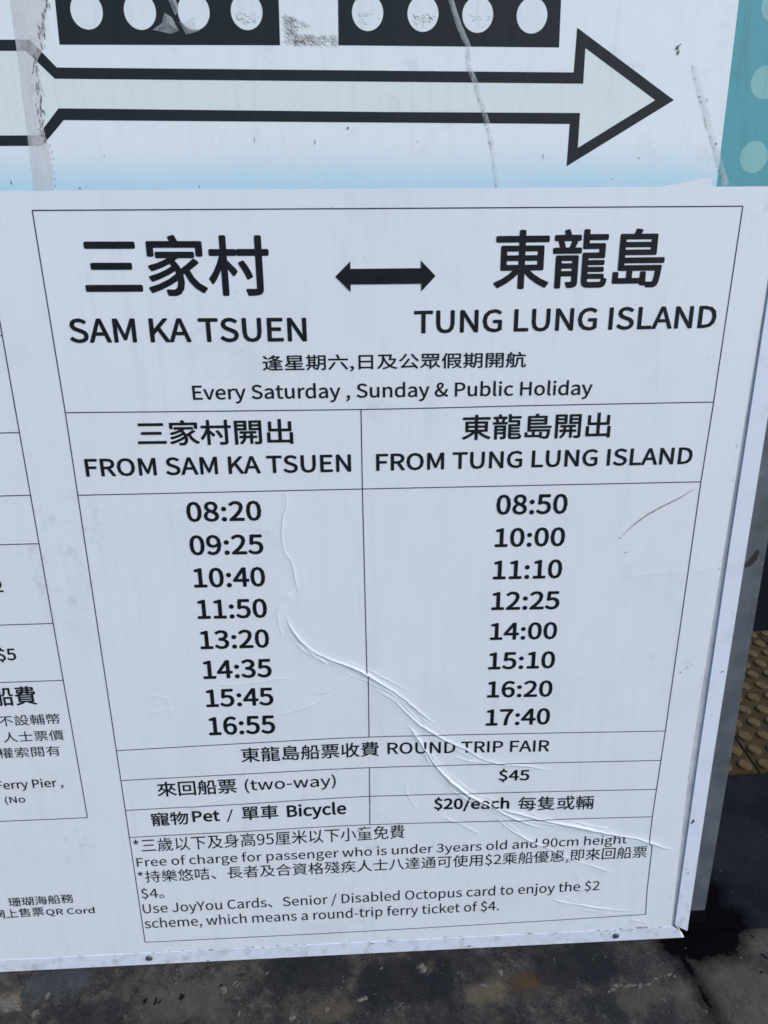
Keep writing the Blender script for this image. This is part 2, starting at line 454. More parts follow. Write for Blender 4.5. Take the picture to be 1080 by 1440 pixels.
def make_concrete():
    m = Mat("grimy_concrete", 0.8, 0.12)
    x, y, z = m.xyz()
    n1 = m.noise(9.0, 9.0, 0.70)
    n2 = m.noise(42.0, 9.0, 0.74, None, 0.4)
    n3 = m.noise(240.0, 5.0, 0.75)
    c = m.mix(m.ramp(n1, 0.38, 0.64), (0.026, 0.0265, 0.027), (0.066, 0.061, 0.052))
    c = m.mix(m.ramp(n2, 0.50, 0.64, 0, 0.85), c, (0.100, 0.090, 0.072))
    c = m.mix(m.ramp(n2, 0.47, 0.36, 0, 0.85), c, (0.011, 0.0125, 0.0155))
    c = m.mix(m.ramp(n3, 0.54, 0.68, 0, 0.7), c, (0.13, 0.120, 0.102))
    c = m.mix(m.ramp(n3, 0.46, 0.33, 0, 0.75), c, (0.008, 0.0085, 0.0095))
    # blackish spill marks across the middle of the slab
    mid = m.math('MULTIPLY', m.ramp(x, 0.12, 0.34), m.ramp(x, 1.02, 0.94))
    dark = m.math('MULTIPLY', mid, m.ramp(m.noise(10.0, 6.0, 0.7, m.scaled((1, 1.4, 1), (5, 2, 0))), 0.38, 0.64, 0, 0.72))
    c = m.mix(dark, c, (0.015, 0.0165, 0.0205))
    # cleaner buff slab right of the joint
    clean = m.ramp(m.math('ADD', x, m.math('MULTIPLY', m.math('SUBTRACT', n2, 0.5), 0.03)), 1.012, 1.026)
    buff = m.mix(m.ramp(n1, 0.35, 0.7), (0.062, 0.057, 0.047), (0.112, 0.102, 0.084))
    buff = m.mix(m.ramp(n2, 0.53, 0.64, 0, 0.65), buff, (0.032, 0.030, 0.028))
    c = m.mix(m.math('MULTIPLY', clean, 0.9), c, buff)
    # rusty patch
    c = m.mix(m.ramp(m.noise(9.0, 4.0, 0.6, m.scaled((1, 1, 1), (1.3, 0.4, 0))), 0.64, 0.74, 0, 0.6), c, (0.085, 0.052, 0.026))
    # old spills, worn patches, mortar smears and one painted reflection, each where it lies
    rag = m.math('MULTIPLY', m.math('SUBTRACT', m.noise(55.0, 7.0, 0.75), 0.5), 0.060)
    for px, py, r, col, amt in ((-0.245, -0.062, 0.020, (0.20, 0.165, 0.115), 0.8), (0.700, -0.075, 0.022, (0.070, 0.042, 0.020), 0.85),
                                (0.625, -0.088, 0.026, (0.125, 0.105, 0.072), 0.75), (0.345, -0.105, 0.022, (0.095, 0.078, 0.052), 0.7),
                                (0.300, -0.030, 0.055, (0.012, 0.0135, 0.017), 0.7), (0.480, -0.060, 0.060, (0.011, 0.0125, 0.0165), 0.75),
                                (0.800, -0.045, 0.055, (0.011, 0.0125, 0.0165), 0.75), (0.080, -0.075, 0.045, (0.090, 0.083, 0.068), 0.6),
                                (-0.080, -0.095, 0.040, (0.016, 0.017, 0.019), 0.6), (0.900, -0.110, 0.030, (0.085, 0.078, 0.062), 0.6),
                                (0.520, -0.036, 0.010, (0.095, 0.083, 0.060), 0.8), (-0.160, -0.030, 0.040, (0.060, 0.066, 0.074), 0.6),  # second patch: pale bluish reflection next to the board, put into the colour
                                (1.160, -0.060, 0.026, (0.020, 0.019, 0.018), 0.6), (0.985, -0.105, 0.020, (0.10, 0.090, 0.068), 0.5)):
        dd = m.math('ADD', m.math('SUBTRACT', capsule(m, x, y, px - r * 0.8, py, px + r * 0.8, py + 0.006), r * 0.7), rag)
        c = m.mix(m.ramp(dd, 0.010, -0.010, 0, amt), c, col)
    # pale grit and lime specks
    v = m.voronoi(150.0)
    spk = m.math('MULTIPLY', m.ramp(v.outputs["Distance"], 0.30, 0.16), m.ramp(m.noise(24.0, 5.0, 0.7), 0.57, 0.68))
    c = m.mix(m.math('MULTIPLY', spk, 0.75), c, (0.22, 0.20, 0.165))
    crust = m.ramp(m.noise(46.0, 8.0, 0.78, m.scaled((1, 2.2, 1), (2, 7, 0))), 0.60, 0.68, 0, 0.7)
    c = m.mix(crust, c, (0.17, 0.15, 0.115))
    oil = oil_mask(m, x, y)
    c = m.mix(oil, c, (0.0020, 0.0022, 0.0028))
    m.color(c)
    m.put(m.b.inputs['Specular IOR Level'], m.math('SUBTRACT', 0.14, m.math('MULTIPLY', oil, 0.12)))
    m.bump(m.math('ADD', m.math('MULTIPLY', n2, 1.0), m.math('MULTIPLY', n3, 0.4)), 1.0, 0.008)
    return m.m


def make_painted():
    m = Mat("slate_painted_paving", 0.75, 0.15)
    x, y, z = m.xyz()
    n1, n2 = m.noise(8.0, 6.0, 0.62), m.noise(60.0, 6.0, 0.7)
    c = m.mix(m.ramp(n1, 0.35, 0.68), (0.0055, 0.0075, 0.0105), (0.0115, 0.0140, 0.0180))
    c = m.mix(m.ramp(n2, 0.55, 0.75, 0, 0.4), c, (0.021, 0.0235, 0.027))
    c = m.mix(m.ramp(m.noise(210.0, 2.0), 0.735, 0.76, 0, 0.7), c, (0.25, 0.25, 0.24))
    oil = oil_mask(m, x, y)
    c = m.mix(oil, c, (0.0020, 0.0022, 0.0028))
    m.put(m.b.inputs['Specular IOR Level'], m.math('SUBTRACT', 0.05, m.math('MULTIPLY', oil, 0.04)))
    m.color(c)
    m.bump(m.math('ADD', n2, m.math('MULTIPLY', m.noise(300.0, 3.0), 0.5)), 0.4, 0.002)
    return m.m


def make_navy():
    m = Mat("dark_navy_paving", 0.85, 0.06)
    c = m.mix(m.ramp(m.noise(6.0, 6.0, 0.6), 0.35, 0.7), (0.0016, 0.0024, 0.0052), (0.0030, 0.0042, 0.0080))
    m.color(c)
    m.bump(m.noise(90.0, 5.0, 0.7), 0.35, 0.002)
    return m.m


def make_tactile():
    m = Mat("ochre_tactile_tile", 0.8, 0.12)
    n1, n2 = m.noise(9.0, 6.0, 0.65), m.noise(90.0, 6.0, 0.7)
    c = m.mix(m.ramp(n1, 0.35, 0.7), (0.036, 0.0235, 0.0095), (0.058, 0.0385, 0.0155))
    c = m.mix(m.ramp(n2, 0.5, 0.72, 0, 0.6), c, (0.018, 0.0125, 0.0065))
    m.color(c)
    m.bump(n2, 0.35, 0.001)
    return m.m


def make_dome():
    m = Mat("worn_ochre_dome", 0.7, 0.2)
    n2 = m.noise(90.0, 6.0, 0.7)
    c = m.mix(m.ramp(n2, 0.4, 0.72, 0, 0.7), (0.090, 0.057, 0.020), (0.046, 0.030, 0.012))
    m.color(c)
    m.bump(n2, 0.3, 0.001)
    return m.m


def simple(name, col, rough=0.6, spec=0.4, metal=0.0, var=0.3, scale=60.0, alpha=None):
    m = Mat(name, rough, spec, metal)
    m.color(m.mix(m.ramp(m.noise(scale, 5.0, 0.65), 0.35, 0.7), col, tuple(v * (1 - var) for v in col)))
    if alpha is not None:
        m.alpha(alpha)
    return m.m


def make_tape(name, col, dirt, a_lo, a_hi):
    m = Mat(name, 0.35, 0.5)
    n = m.noise(1.0, 6.0, 0.7, m.scaled((60, 1, 22)))
    n2 = m.noise(45.0, 6.0, 0.7)
    m.color(m.mix(m.ramp(n2, 0.5, 0.7, 0, 0.9), col, dirt))
    m.alpha(m.ramp(n, 0.3, 0.7, a_lo, a_hi))
    m.bump(n2, 0.3, 0.001)
    return m.m


M_PAPER, M_BANNER, M_INK = make_paper(), make_banner(), make_ink()
M_FRAME, M_POST = make_frame(), make_post()
M_BLACKPRINT = make_tint("faded_black_print", (0.011, 0.015, 0.018), (0.026, 0.030, 0.033), 0.55, 0.45)
M_FILL = make_tint("pale_green_print", (0.77, 0.82, 0.79), (0.62, 0.67, 0.65))
M_TEAL = make_tint("teal_print", (0.115, 0.365, 0.405), (0.085, 0.28, 0.31), 0.5, 0.85)
M_DOT = make_tint("mint_print", (0.27, 0.52, 0.51), (0.19, 0.37, 0.37), 0.5, 1.0)
M_HOLE = make_tint("white_print", (0.80, 0.83, 0.84), (0.62, 0.65, 0.66))
M_PANEL = simple("greyed_panel", (0.60, 0.60, 0.61), 0.5, 0.4, 0.0, 0.25, 30.0)
M_PANELDARK = simple("unpainted_edge", (0.05, 0.05, 0.055), 0.7)
M_RUBBER = simple("black_rubber", (0.004, 0.004, 0.005), 0.85, 0.05)
M_RIVET = simple("dull_rivet", (0.16, 0.16, 0.165), 0.45, 0.5, 0.6)
M_DIRT = simple("black_grime", (0.035, 0.030, 0.027), 0.8, 0.2, alpha=0.68)
M_SCUFF = simple("brown_scuff", (0.26, 0.22, 0.20), 0.8, 0.2, alpha=0.55)
M_TAPE_OLD = make_tape("old_paper_tape", (0.80, 0.77, 0.77), (0.62, 0.57, 0.55), 0.34, 0.68)
M_TAPE_CLEAR = make_tape("yellowed_clear_tape", (0.78, 0.79, 0.80), (0.45, 0.43, 0.41), 0.18, 0.46)
M_TAB = simple("white_paper_scrap", (0.80, 0.81, 0.84), 0.5, 0.3, 0.0, 0.08)
M_CONCRETE, M_PAINT, M_NAVY = make_concrete(), make_painted(), make_navy()
M_TACTILE, M_DOME = make_tactile(), make_dome()
M_CHIP = simple("pale_mortar_chip", (0.135, 0.125, 0.108), 0.85, 0.2, 0.0, 0.5, 200.0)
M_PIT = simple("tar_spot", (0.006, 0.006, 0.007), 0.8, 0.1)


# ------------------------------------------------------------------ ground
def sheet_xy(name, x0, x1, y0, y1, z, mat):
    return structure(mesh_obj(name, [(x0, y0, z), (x1, y0, z), (x1, y1, z), (x0, y1, z)], [(0, 1, 2, 3)], mat))


sheet_xy("ground", -60, 60, -60, 60, 0.0, M_CONCRETE)


def ragged_strip():
    """painted band behind the board; its front rim wanders over the concrete"""
    xs = np.arange(-6.0, 6.001, 0.012)
    rng = np.random.default_rng(3)
    wob = np.convolve(rng.normal(0, 1, len(xs) + 20), np.ones(9) / 9, 'valid')[:len(xs)] * 0.004
    V, F = [], []
    for i, x in enumerate(xs):
        V += [(x, 0.0085 + wob[i], 0.0035), (x, 0.3995, 0.0035)]
        if i:
            F.append((2 * i - 2, 2 * i, 2 * i + 1, 2 * i - 1))
    return structure(mesh_obj("painted_walkway", V, F, M_PAINT))


ragged_strip()
sheet_xy("pavement", -60, 60, 1.0045, 40.0, 0.004, M_NAVY)

PITCH, TILE, Y_T = 0.05, 0.30, 0.4015
X_JOINT = 1.3845                      # a joint between tiles that shows beside the post


def tile_mesh():
    bm = bmesh.new()
    g = 0.0012
    v = []
    bz = 0.009
    ring = [(g, g), (TILE - g, g), (TILE - g, TILE - g), (g, TILE - g)]
    b = 0.0015
    top = [(g + b, g + b), (TILE - g - b, g + b), (TILE - g - b, TILE - g - b), (g + b, TILE - g - b)]
    lo = [bm.verts.new((x, y, 0.001)) for x, y in ring]
    mi = [bm.verts.new((x, y, bz - b)) for x, y in ring]
    up = [bm.verts.new((x, y, bz)) for x, y in top]
    for i in range(4):
        j = (i + 1) % 4
        bm.faces.new((lo[i], lo[j], mi[j], mi[i]))
        bm.faces.new((mi[i], mi[j], up[j], up[i]))
    bm.faces.new(up)
    me = bpy.data.meshes.new("tile")
    bm.to_mesh(me)
    bm.free()
    me.materials.append(M_TACTILE)
    return me


def dome_profile():
    return [(0.0168, 0.0), (0.0158, 0.0042), (0.0150, 0.0056), (0.0138, 0.0062)]


def dome_geo(cx, cy, z, seg=16):
    V, F = [], []
    pr = dome_profile()
    for r, h in pr:
        for k in range(seg):
            t = 2 * math.pi * k / seg
            V.append((cx + r * math.cos(t), cy + r * math.sin(t), z + h))
    for i in range(len(pr) - 1):
        for k in range(seg):
            n = (k + 1) % seg
            F.append((i * seg + k, i * seg + n, (i + 1) * seg + n, (i + 1) * seg + k))
    F.append(tuple((len(pr) - 1) * seg + k for k in range(seg)))
    return V, F


tactile = bpy.data.objects.new("tactile_paving", None)
COL.objects.link(tactile)
structure(tactile)
me_tile = tile_mesh()
dv, df = dome_geo(0, 0, 0)
me_dome = bpy.data.meshes.new("dome")
me_dome.from_pydata(dv, [], df)
me_dome.polygons.foreach_set("use_smooth", [True] * (len(df) - 1) + [False])
me_dome.materials.append(M_DOME)

near_cols = (-1, 0, 1)
for col in near_cols:
    for row in range(2):
        t = bpy.data.objects.new("tile", me_tile)
        COL.objects.link(t)
        t.parent = tactile
        t.location = (X_JOINT + col * TILE, Y_T + row * TILE, random.uniform(-0.0006, 0.0006))
        for i in range(6):
            for j in range(6):
                d = bpy.data.objects.new("dome", me_dome)
                COL.objects.link(d)
                d.parent = t
                d.location = (PITCH * (i + 0.5), PITCH * (j + 0.5), 0.0088)
                d.rotation_euler = (random.uniform(-.03, .03), random.uniform(-.03, .03), random.uniform(0, 6))
# the strip runs on to either side
bm_far = []
V, F = [], []
for col in range(-16, 18):
    if col in near_cols:
        continue
    for row in range(2):
        ox, oy = X_JOINT + col * TILE, Y_T + row * TILE
        n0 = len(V)
        V += [(v.co.x + ox, v.co.y + oy, v.co.z) for v in me_tile.vertices]
        F += [tuple(n0 + i for i in p.vertices) for p in me_tile.polygons]
        for i in range(6):
            for j in range(6):
                vv, ff = dome_geo(ox + PITCH * (i + 0.5), oy + PITCH * (j + 0.5), 0.0088, 10)
                n0 = len(V)
                V += vv
                F += [tuple(n0 + q for q in f) for f in ff]
far = mesh_obj("outlying_tiles", V, F, M_TACTILE, tactile)
far["kind"] = "stuff"


# chips, crusts and tar spots lying on the concrete
def flake(bm, cx, cy, r, h, stretch=1.0, rot=0.0, n=9):
    ring, top = [], []
    for k in range(n):
        t = 2 * math.pi * k / n
        rr = r * random.uniform(0.42, 1.2)
        px, py = rr * stretch * math.cos(t), rr * math.sin(t)
        X = cx + px * math.cos(rot) - py * math.sin(rot)
        Y = cy + px * math.sin(rot) + py * math.cos(rot)
        ring.append(bm.verts.new((X, Y, 0.0)))
        top.append(bm.verts.new((cx + (X - cx) * 0.78, cy + (Y - cy) * 0.78, h * random.uniform(0.7, 1.2))))
    for k in range(n):
        j = (k + 1) % n
        bm.faces.new((ring[k], ring[j], top[j], top[k]))
    bm.faces.new(top)


bm = bmesh.new()
for cx, cy, r, s, rot in ((-0.17, -0.052, 0.0055, 1.8, 1.4), (-0.18, -0.079, 0.0065, 1.3, 0.3), (0.147, -0.056, 0.0075, 1.1, 0.5),
                          (0.274, -0.113, 0.0065, 1.1, 0.2), (0.514, -0.035, 0.009, 1.2, 0.1), (0.658, -0.05, 0.0055, 1.7, 1.2),
                          (-0.235, -0.062, 0.013, 2.2, -0.4), (0.166, -0.045, 0.002, 4.0, 0.8), (0.172, -0.049, 0.002, 4.0, 0.8),
                          (0.18, -0.10, 0.003, 2.0, 1.3), (0.335, -0.10, 0.005, 1.2, 0.9), (0.40, -0.085, 0.005, 2.0, 0.2),
                          (0.62, -0.072, 0.0035, 3.4, -0.2)):
    flake(bm, cx, cy, r, 0.0016, s, rot)
for k in range(16):                      # broken mortar rim by the joint
    t = k / 15
    cx = 0.845 + 0.13 * t
    cy = -0.094 + 0.020 * t + 0.004 * math.sin(9 * t) + random.uniform(-0.002, 0.002)
    flake(bm, cx, cy, random.uniform(0.0018, 0.0042), 0.0018, random.uniform(1.5, 3.0), random.uniform(-0.1, 0.4))
for k in range(420):
    cx, cy = random.uniform(-1.2, 2.2), -abs(random.gauss(0, 0.35)) - 0.02
    flake(bm, cx, cy, random.choice((0.0008, 0.0010, 0.0014, 0.0022)), 0.0010, random.uniform(1, 2.4), random.uniform(0, 6), 6)
chips = bm_obj("mortar_chips", bm, M_CHIP)
chips["kind"] = "stuff"
chips["label"] = "pale mortar chips and grit scattered on the dirty concrete"
chips["category"] = "grit"

bm = bmesh.new()
for cx, cy, r, s, rot in ((0.073, -0.064, 0.0078, 1.05, 0.3), (0.010, -0.068, 0.0042, 1.9, 1.3), (0.028, -0.070, 0.004, 1.7, 1.5),
                          (0.036, -0.072, 0.003, 2.2, 1.0), (-0.006, -0.066, 0.0025, 1.8, 0.9), (0.141, -0.047, 0.0025, 1.6, 0.4),
                          (1.158, -0.005, 0.0028, 2.2, -0.5), (1.16, -0.045, 0.003, 2.6, -0.8), (1.139, -0.075, 0.0028, 1.5, 0.4),
                          (0.11, -0.044, 0.0016, 1.2, 0.2)):
    flake(bm, cx, cy, r, 0.0007, s, rot, 11)
tar = bm_obj("tar_spots", bm, M_PIT)
tar["kind"] = "stuff"
tar["label"] = "small black tar spots on the concrete before the sign"
tar["category"] = "tar"

# ------------------------------------------------------------------ the notice board
board = thing("notice_board", "leaning notice board with white aluminium frame and grey steel post standing on dirty concrete", "notice board")

SEAM = [(1.740, 0.9962), (0.78, 0.9962), (0.40, 0.9983), (0.0345, 1.0016)]     # (z, x) inner edge of the right bar
OUT = [(1.740, 1.0240), (0.78, 1.0240), (0.40, 1.0246), (0.0172, 1.0289)]
XL = -1.1300                                                                  # left outer edge of the board
ZT = 1.7400
FRONT = 0.0026                                                               # how far the bars stand out

bm = bmesh.new()
pan = [(XL + 0.012, 0.012), (0.9960, 0.012)] + [(x - 0.0011, z) for z, x in reversed(SEAM)][0:3] + [(0.9951, ZT - 0.012), (XL + 0.012, ZT - 0.012)]
prism_xz(bm, pan, 0.0, 0.004)
bm_obj("panel", bm, M_PANEL, board)
bm = bmesh.new()
box(bm, XL + 0.02, 1.012, 0.0085, 0.012, 0.02, ZT - 0.02)
bm_obj("backing_board", bm, M_PANELDARK, board)

# right bar, its mitred foot slightly open
bm = bmesh.new()
prism_xz(bm, [(x, z) for z, x in SEAM] + [(x, z) for z, x in reversed(OUT)], -FRONT, 0.026)
bm_obj("frame_bar", bevel(bm, 0.0008), M_FRAME, board)
# bottom bar
bm = bmesh.new()
prism_xz(bm, [(XL, 0.0), (1.0253, 0.0012), (0.9985, 0.0308), (XL + 0.028, 0.0305)], -FRONT + 0.0002, 0.026)
bm_obj("frame_bar", bevel(bm, 0.0008), M_FRAME, board)
bm = bmesh.new()
prism_xz(bm, [(XL, 0.002), (XL + 0.0278, 0.0320), (XL + 0.0278, ZT - 0.0), (XL, ZT)], -FRONT, 0.026)
bm_obj("frame_bar", bevel(bm, 0.0008), M_FRAME, board)
bm = bmesh.new()
prism_xz(bm, [(XL, ZT + 0.001), (1.0240, ZT + 0.001), (1.0240, ZT + 0.029), (XL, ZT + 0.029)], -FRONT, 0.026)
bm_obj("frame_bar", bevel(bm, 0.0008), M_FRAME, board)


def rivet(x, z, r=0.0068, mat=M_RIVET):
    bm = bmesh.new()
    rings = []
    for k, (rr, hh) in enumerate(((1.0, 0.0), (0.93, 0.0010), (0.72, 0.0020), (0.38, 0.0027))):
        rings.append([bm.verts.new((x + r * rr * math.cos(t), -FRONT + 0.0004 - hh, z + r * rr * math.sin(t)))
                      for t in (2 * math.pi * i / 16 for i in range(16))])
    for a_, b_ in zip(rings, rings[1:]):
        for i in range(16):
            bm.faces.new((a_[i], a_[(i + 1) % 16], b_[(i + 1) % 16], b_[i]))
    bm.faces.new(rings[-1])
    return bm_obj("rivet", bm, mat, board, True)


for x, z in ((0.0024, 0.0172), (0.8892, 0.0150), (-0.66, 0.016), (-0.36, 0.016)):
    rivet(x, z)


def blob(name, pts, d, mat, parent, n=9):
    """ragged little marks as one patch: (x, z, radius, stretch, angle) in mm"""
    V, F = [], []
    for k, (x, z, r, s, rot) in enumerate(pts):
        n0 = len(V)
        dd = d + 0.002 * (k % 7)
        for i in range(n):
            t = 2 * math.pi * i / n
            rr = r * random.uniform(0.6, 1.2)
            px, pz = rr * s * math.cos(t), rr * math.sin(t)
            V.append(((x + px * math.cos(rot) - pz * math.sin(rot)) / 1000, -dd / 1000,
                      (z + px * math.sin(rot) + pz * math.cos(rot)) / 1000))
        F.append(tuple(range(n0, n0 + n)))
    return mesh_obj(name, V, F, mat, parent)


blob("chipped_paint", [(606, 7.5, 2.6, 1.1, 0.2), (603, 6.5, 1.2, 3.5, 0.1), (1006, 281.6, 3.6, 1.1, 0.9), (1004, 277, 2.0, 1.2, 0.2),
                       (1012, 160, 1.8, 1.8, 1.2), (1008, 171, 1.0, 1.4, 0.4), (420, 26, 1.2, 4, 0.0), (110, 4, 1.5, 2.2, 0.0),
                       (1017.5, 700, 1.0, 1.0, 0), (1010, 505, .9, 1.4, .3), (1016, 590, 1.2, 3.0, .4)], 2.75, M_DIRT, board)["kind"] = "stuff"
blob("grime_line", [(random.gauss(m_, 40), random.uniform(29.5, 33.5), random.uniform(0.5, 1.3), random.uniform(1.5, 6), 0)
                    for m_ in (60, 160, 260, 420, 560, 740, 860, 950) for _ in range(5)], 3.2, M_DIRT, board, 7)["kind"] = "stuff"
blob("rub_marks", [(937, 33, 2.2, 6.0, 0.02), (930, 34, 1.4, 5.0, 0.0), (992.5, 137, 1.6, 1.3, 1.2)], 3.4, M_SCUFF, board)["kind"] = "stuff"

# posts behind the frame, standing in rubber feet
def post(x0, x1):
    bm = bmesh.new()
    box(bm, x0, x1, 0.0275, 0.0675, 0.033, ZT - 0.03)
    p = bm_obj("post", bevel(bm, 0.0025, 2), M_POST, board)
    bm = bmesh.new()
    box(bm, x0 - 0.001, x1 + 0.0012, 0.0265, 0.0690, 0.0035, 0.0338)
    bm_obj("rubber_foot", bevel(bm, 0.0015, 1), M_RUBBER, p)
    return p


pr = post(1.0085, 1.0765)
post(XL + 0.01, XL + 0.07)
V, F = [], []
scr = [(1062, 795, 2.2), (1057, 783, 4.2), (1050, 773, 4.0), (1043, 767, 1.8)]
for x, z, w in scr:
    V += [((x - w) / 1000, 0.0270, (z + w) / 1000), ((x + w) / 1000, 0.0270, (z - w) / 1000)]
for i in range(len(scr) - 1):
    F.append((2 * i, 2 * i + 2, 2 * i + 3, 2 * i + 1))
mesh_obj("scratch", V, F, M_DIRT, pr)

# ------------------------------------------------------------------ old route banner
banner = thing("route_banner", "weathered white route banner with black outlined arrow and teal dotted edge", "banner")
D_B = 0.6
Z_TOP = 1728.0


def banner_sheet():
    xs = np.linspace(-1.095, 0.9935, 160)
    zs = np.linspace(1.300, Z_TOP / 1000, 50)
    X, Z = np.meshgrid(xs, zs)
    Y = np.full_like(X, -D_B / 1000)
    V = np.stack([X, Y, Z], -1).reshape(-1, 3)
    nx = len(xs)
    F = [(j * nx + i, j * nx + i + 1, (j + 1) * nx + i + 1, (j + 1) * nx + i) for j in range(len(zs) - 1) for i in range(nx - 1)]
    return mesh_obj("sheet", V.tolist(), F, M_BANNER, banner, True)


banner_sheet()
arrow = [(-1060, 1507)] + ARROW_UPPER[1:12] + [(-1060, 1390), (-1060, 1402.2)] + ARROW_UPPER[14:25] + [(-1060, 1494.8)]
arrow_o = flat_xz("arrow_outline", arrow, D_B + 0.16, M_BLACKPRINT, banner)
flat_xz("arrow_fill", [(-1060, 1494.8)] + ARROW_FILL[1:-1] + [(-1060, 1402.2)], D_B + 0.10, M_FILL, banner)


def disc(name, cx, cz, rx, rz, d, mat, parent, n=40):
    return flat_xz(name, [(cx + rx * math.cos(2 * math.pi * i / n), cz + rz * math.sin(2 * math.pi * i / n)) for i in range(n)], d, mat, parent)


for blk, holes in (([(59.9, 1501.1), (328.4, 1500.9), (329.8, 1573.0), (62.4, 1572.5)], HOLES[:4]),
                   ([(400.6, 1501.0), (678.0, 1499.1), (676.6, 1572.0), (401.8, 1572.5)], HOLES[4:])):
    b_ = flat_xz("dark_block", blk, D_B + 0.10, M_BLACKPRINT, banner)
    for hx, hz in holes:
        disc("white_circle", hx, hz, 19.2, 19.6 if hz > 1535.9 else 19.4, D_B + 0.18, M_HOLE, b_)
teal = flat_xz("teal_border", [(901.9, 1551.3), (903.1, 1302.0), (993.0, 1300.0), (993.0, Z_TOP), (901.0, Z_TOP)], D_B + 0.10, M_TEAL, banner)
for hx, hz in ((948.5, 1372.9), (949.9, 1460.4), (950.1, 1546.1), (950.3, 1632.0)):
    disc("dot", hx, hz, 18.8, 19.3, D_B + 0.18, M_DOT, teal)


def ribbon(name, centre, width, d, mat, parent, left=None, lift=0.3):
    """a strip of tape; with `left` given it spans between the two polylines"""
    V, F = [], []
    if left is None:
        c = np.array(centre)
        tang = np.gradient(c, axis=0)
        nrm = np.stack([-tang[:, 1], tang[:, 0]], 1)
        nrm /= np.linalg.norm(nrm, axis=1)[:, None]
        w = np.array([width * random.uniform(0.94, 1.06) for _ in c])[:, None] / 2
        A, B = c + nrm * w, c - nrm * w
    else:
        A, B = np.array(left), np.array(centre)
    for i, (p, q) in enumerate(zip(A, B)):
        mid = (p + q) / 2
        h = d + lift
        V += [(p[0] / 1000, -d / 1000, p[1] / 1000), (mid[0] / 1000, -h / 1000, mid[1] / 1000), (q[0] / 1000, -d / 1000, q[1] / 1000)]
        if i:
            n0 = 3 * i
            F += [(n0 - 3, n0, n0 + 1, n0 - 2), (n0 - 2, n0 + 1, n0 + 2, n0 - 1)]
    return mesh_obj(name, V, F, mat, parent)


def resample(pts, step, jit=0.0):
    pts = np.array(pts, float)
    seg = np.linalg.norm(np.diff(pts, axis=0), axis=1)
    s = np.concatenate([[0], np.cumsum(seg)])
    t = np.linspace(0, s[-1], max(3, int(s[-1] / step)))
    out = np.stack([np.interp(t, s, pts[:, k]) for k in (0, 1)], 1)
    rng = np.random.default_rng(len(pts))
    out += rng.normal(0, jit, out.shape)
    return out


zz = np.linspace(Z_TOP, 1337.6, 150)
rng = np.random.default_rng(5)
rx_ = np.interp(zz, [p[1] for p in reversed(TAPE_A_R)], [p[0] for p in reversed(TAPE_A_R)]) + np.convolve(rng.normal(0, 1.6, 160), np.ones(4) / 4, 'valid')[:150]
lx_ = np.interp(zz, [p[1] for p in reversed(TAPE_A_L)], [p[0] for p in reversed(TAPE_A_L)])
t_old = ribbon("old_tape", list(zip(rx_, zz)), 0, D_B + 0.26, M_TAPE_OLD, banner, list(zip(lx_, zz)))
t_old["label"] = "wide torn strip of pinkish grey tape"
ribbon("clear_tape", resample([(528, 1580)] + TAPE_B[:-1] + [(607.0, 1338.0)], 6, 0.15), 6.5, D_B + 0.30, M_TAPE_CLEAR, banner)
ribbon("clear_tape", resample(TAPE_C[:-1] + [(915.5, 1338.0)], 6, 0.1), 9.0, D_B + 0.30, M_TAPE_CLEAR, banner)
# crumpled clear tape left on the dark block
def crumple(pts, d):
    c = np.mean(np.array(pts), axis=0)
    V = [(c[0] / 1000, -(d + 1.2) / 1000, c[1] / 1000)]
    for k, (x, z) in enumerate(pts):
        V.append(((x * .5 + c[0] * .5 + random.uniform(-2, 2)) / 1000, -(d + random.uniform(.3, 1.3)) / 1000, (z * .5 + c[1] * .5) / 1000))
    for x, z in pts:
        V.append((x / 1000, -d / 1000, z / 1000))
    n = len(pts)
    F = []
    for k in range(n):
        j = (k + 1) % n
        F += [(0, 1 + k, 1 + j), (1 + k, 1 + n + k, 1 + n + j, 1 + j)]
    return mesh_obj("clear_tape", V, F, M_TAPE_CLEAR, banner)


crumple([(174, 1517), (186, 1524), (190, 1535), (199, 1530), (206, 1516), (196, 1513)], D_B + 0.3)
crumple([(207, 1526), (228, 1531), (231, 1516), (214, 1512)], D_B + 0.3)
crumple([(204, 1552), (209, 1538), (203, 1532), (196, 1550)], D_B + 0.3)
flat_xz("paper_scrap", [(803.9, 1333.0), (894.7, 1349.4), (899.3, 1325.0), (803.9, 1325.0)], D_B + 0.32, M_TAB, banner)

pts = [(829.5, 1499, 2.6, 1.2, .9), (831, 1494, 1.6, 2.2, 1.3), (832.5, 1502, 0.8, 3.0, .7), (793.6, 1372, 1.4, 1.0, 0), (289.8, 1394.6, 0.7, 5, 1.55),
       (409.7, 1408.9, 1.5, 1.2, .3), (367.1, 1392.7, 0.7, 5.5, 1.57), (97.7, 1377.1, 1.0, 1, 0), (421, 1353, .9, 1, 0), (-24, 1347, .9, 3, 1.5),
       (215, 1341, 1.2, 1, 0), (498.6, 1393, .9, 1, 0), (665, 1375, .7, 6, 1.57), (865, 1444, 1.2, 1.1, 0), (868, 1438, 1.1, 1.2, 1), (760, 1347, 1.0, 1, 0),
       (876, 1440, .6, 5, 1.6), (62, 1340, 1.2, 1.2, 0), (-40, 1340, .8, 1, 0), (895, 1389, 1.6, 1.2, .5)]
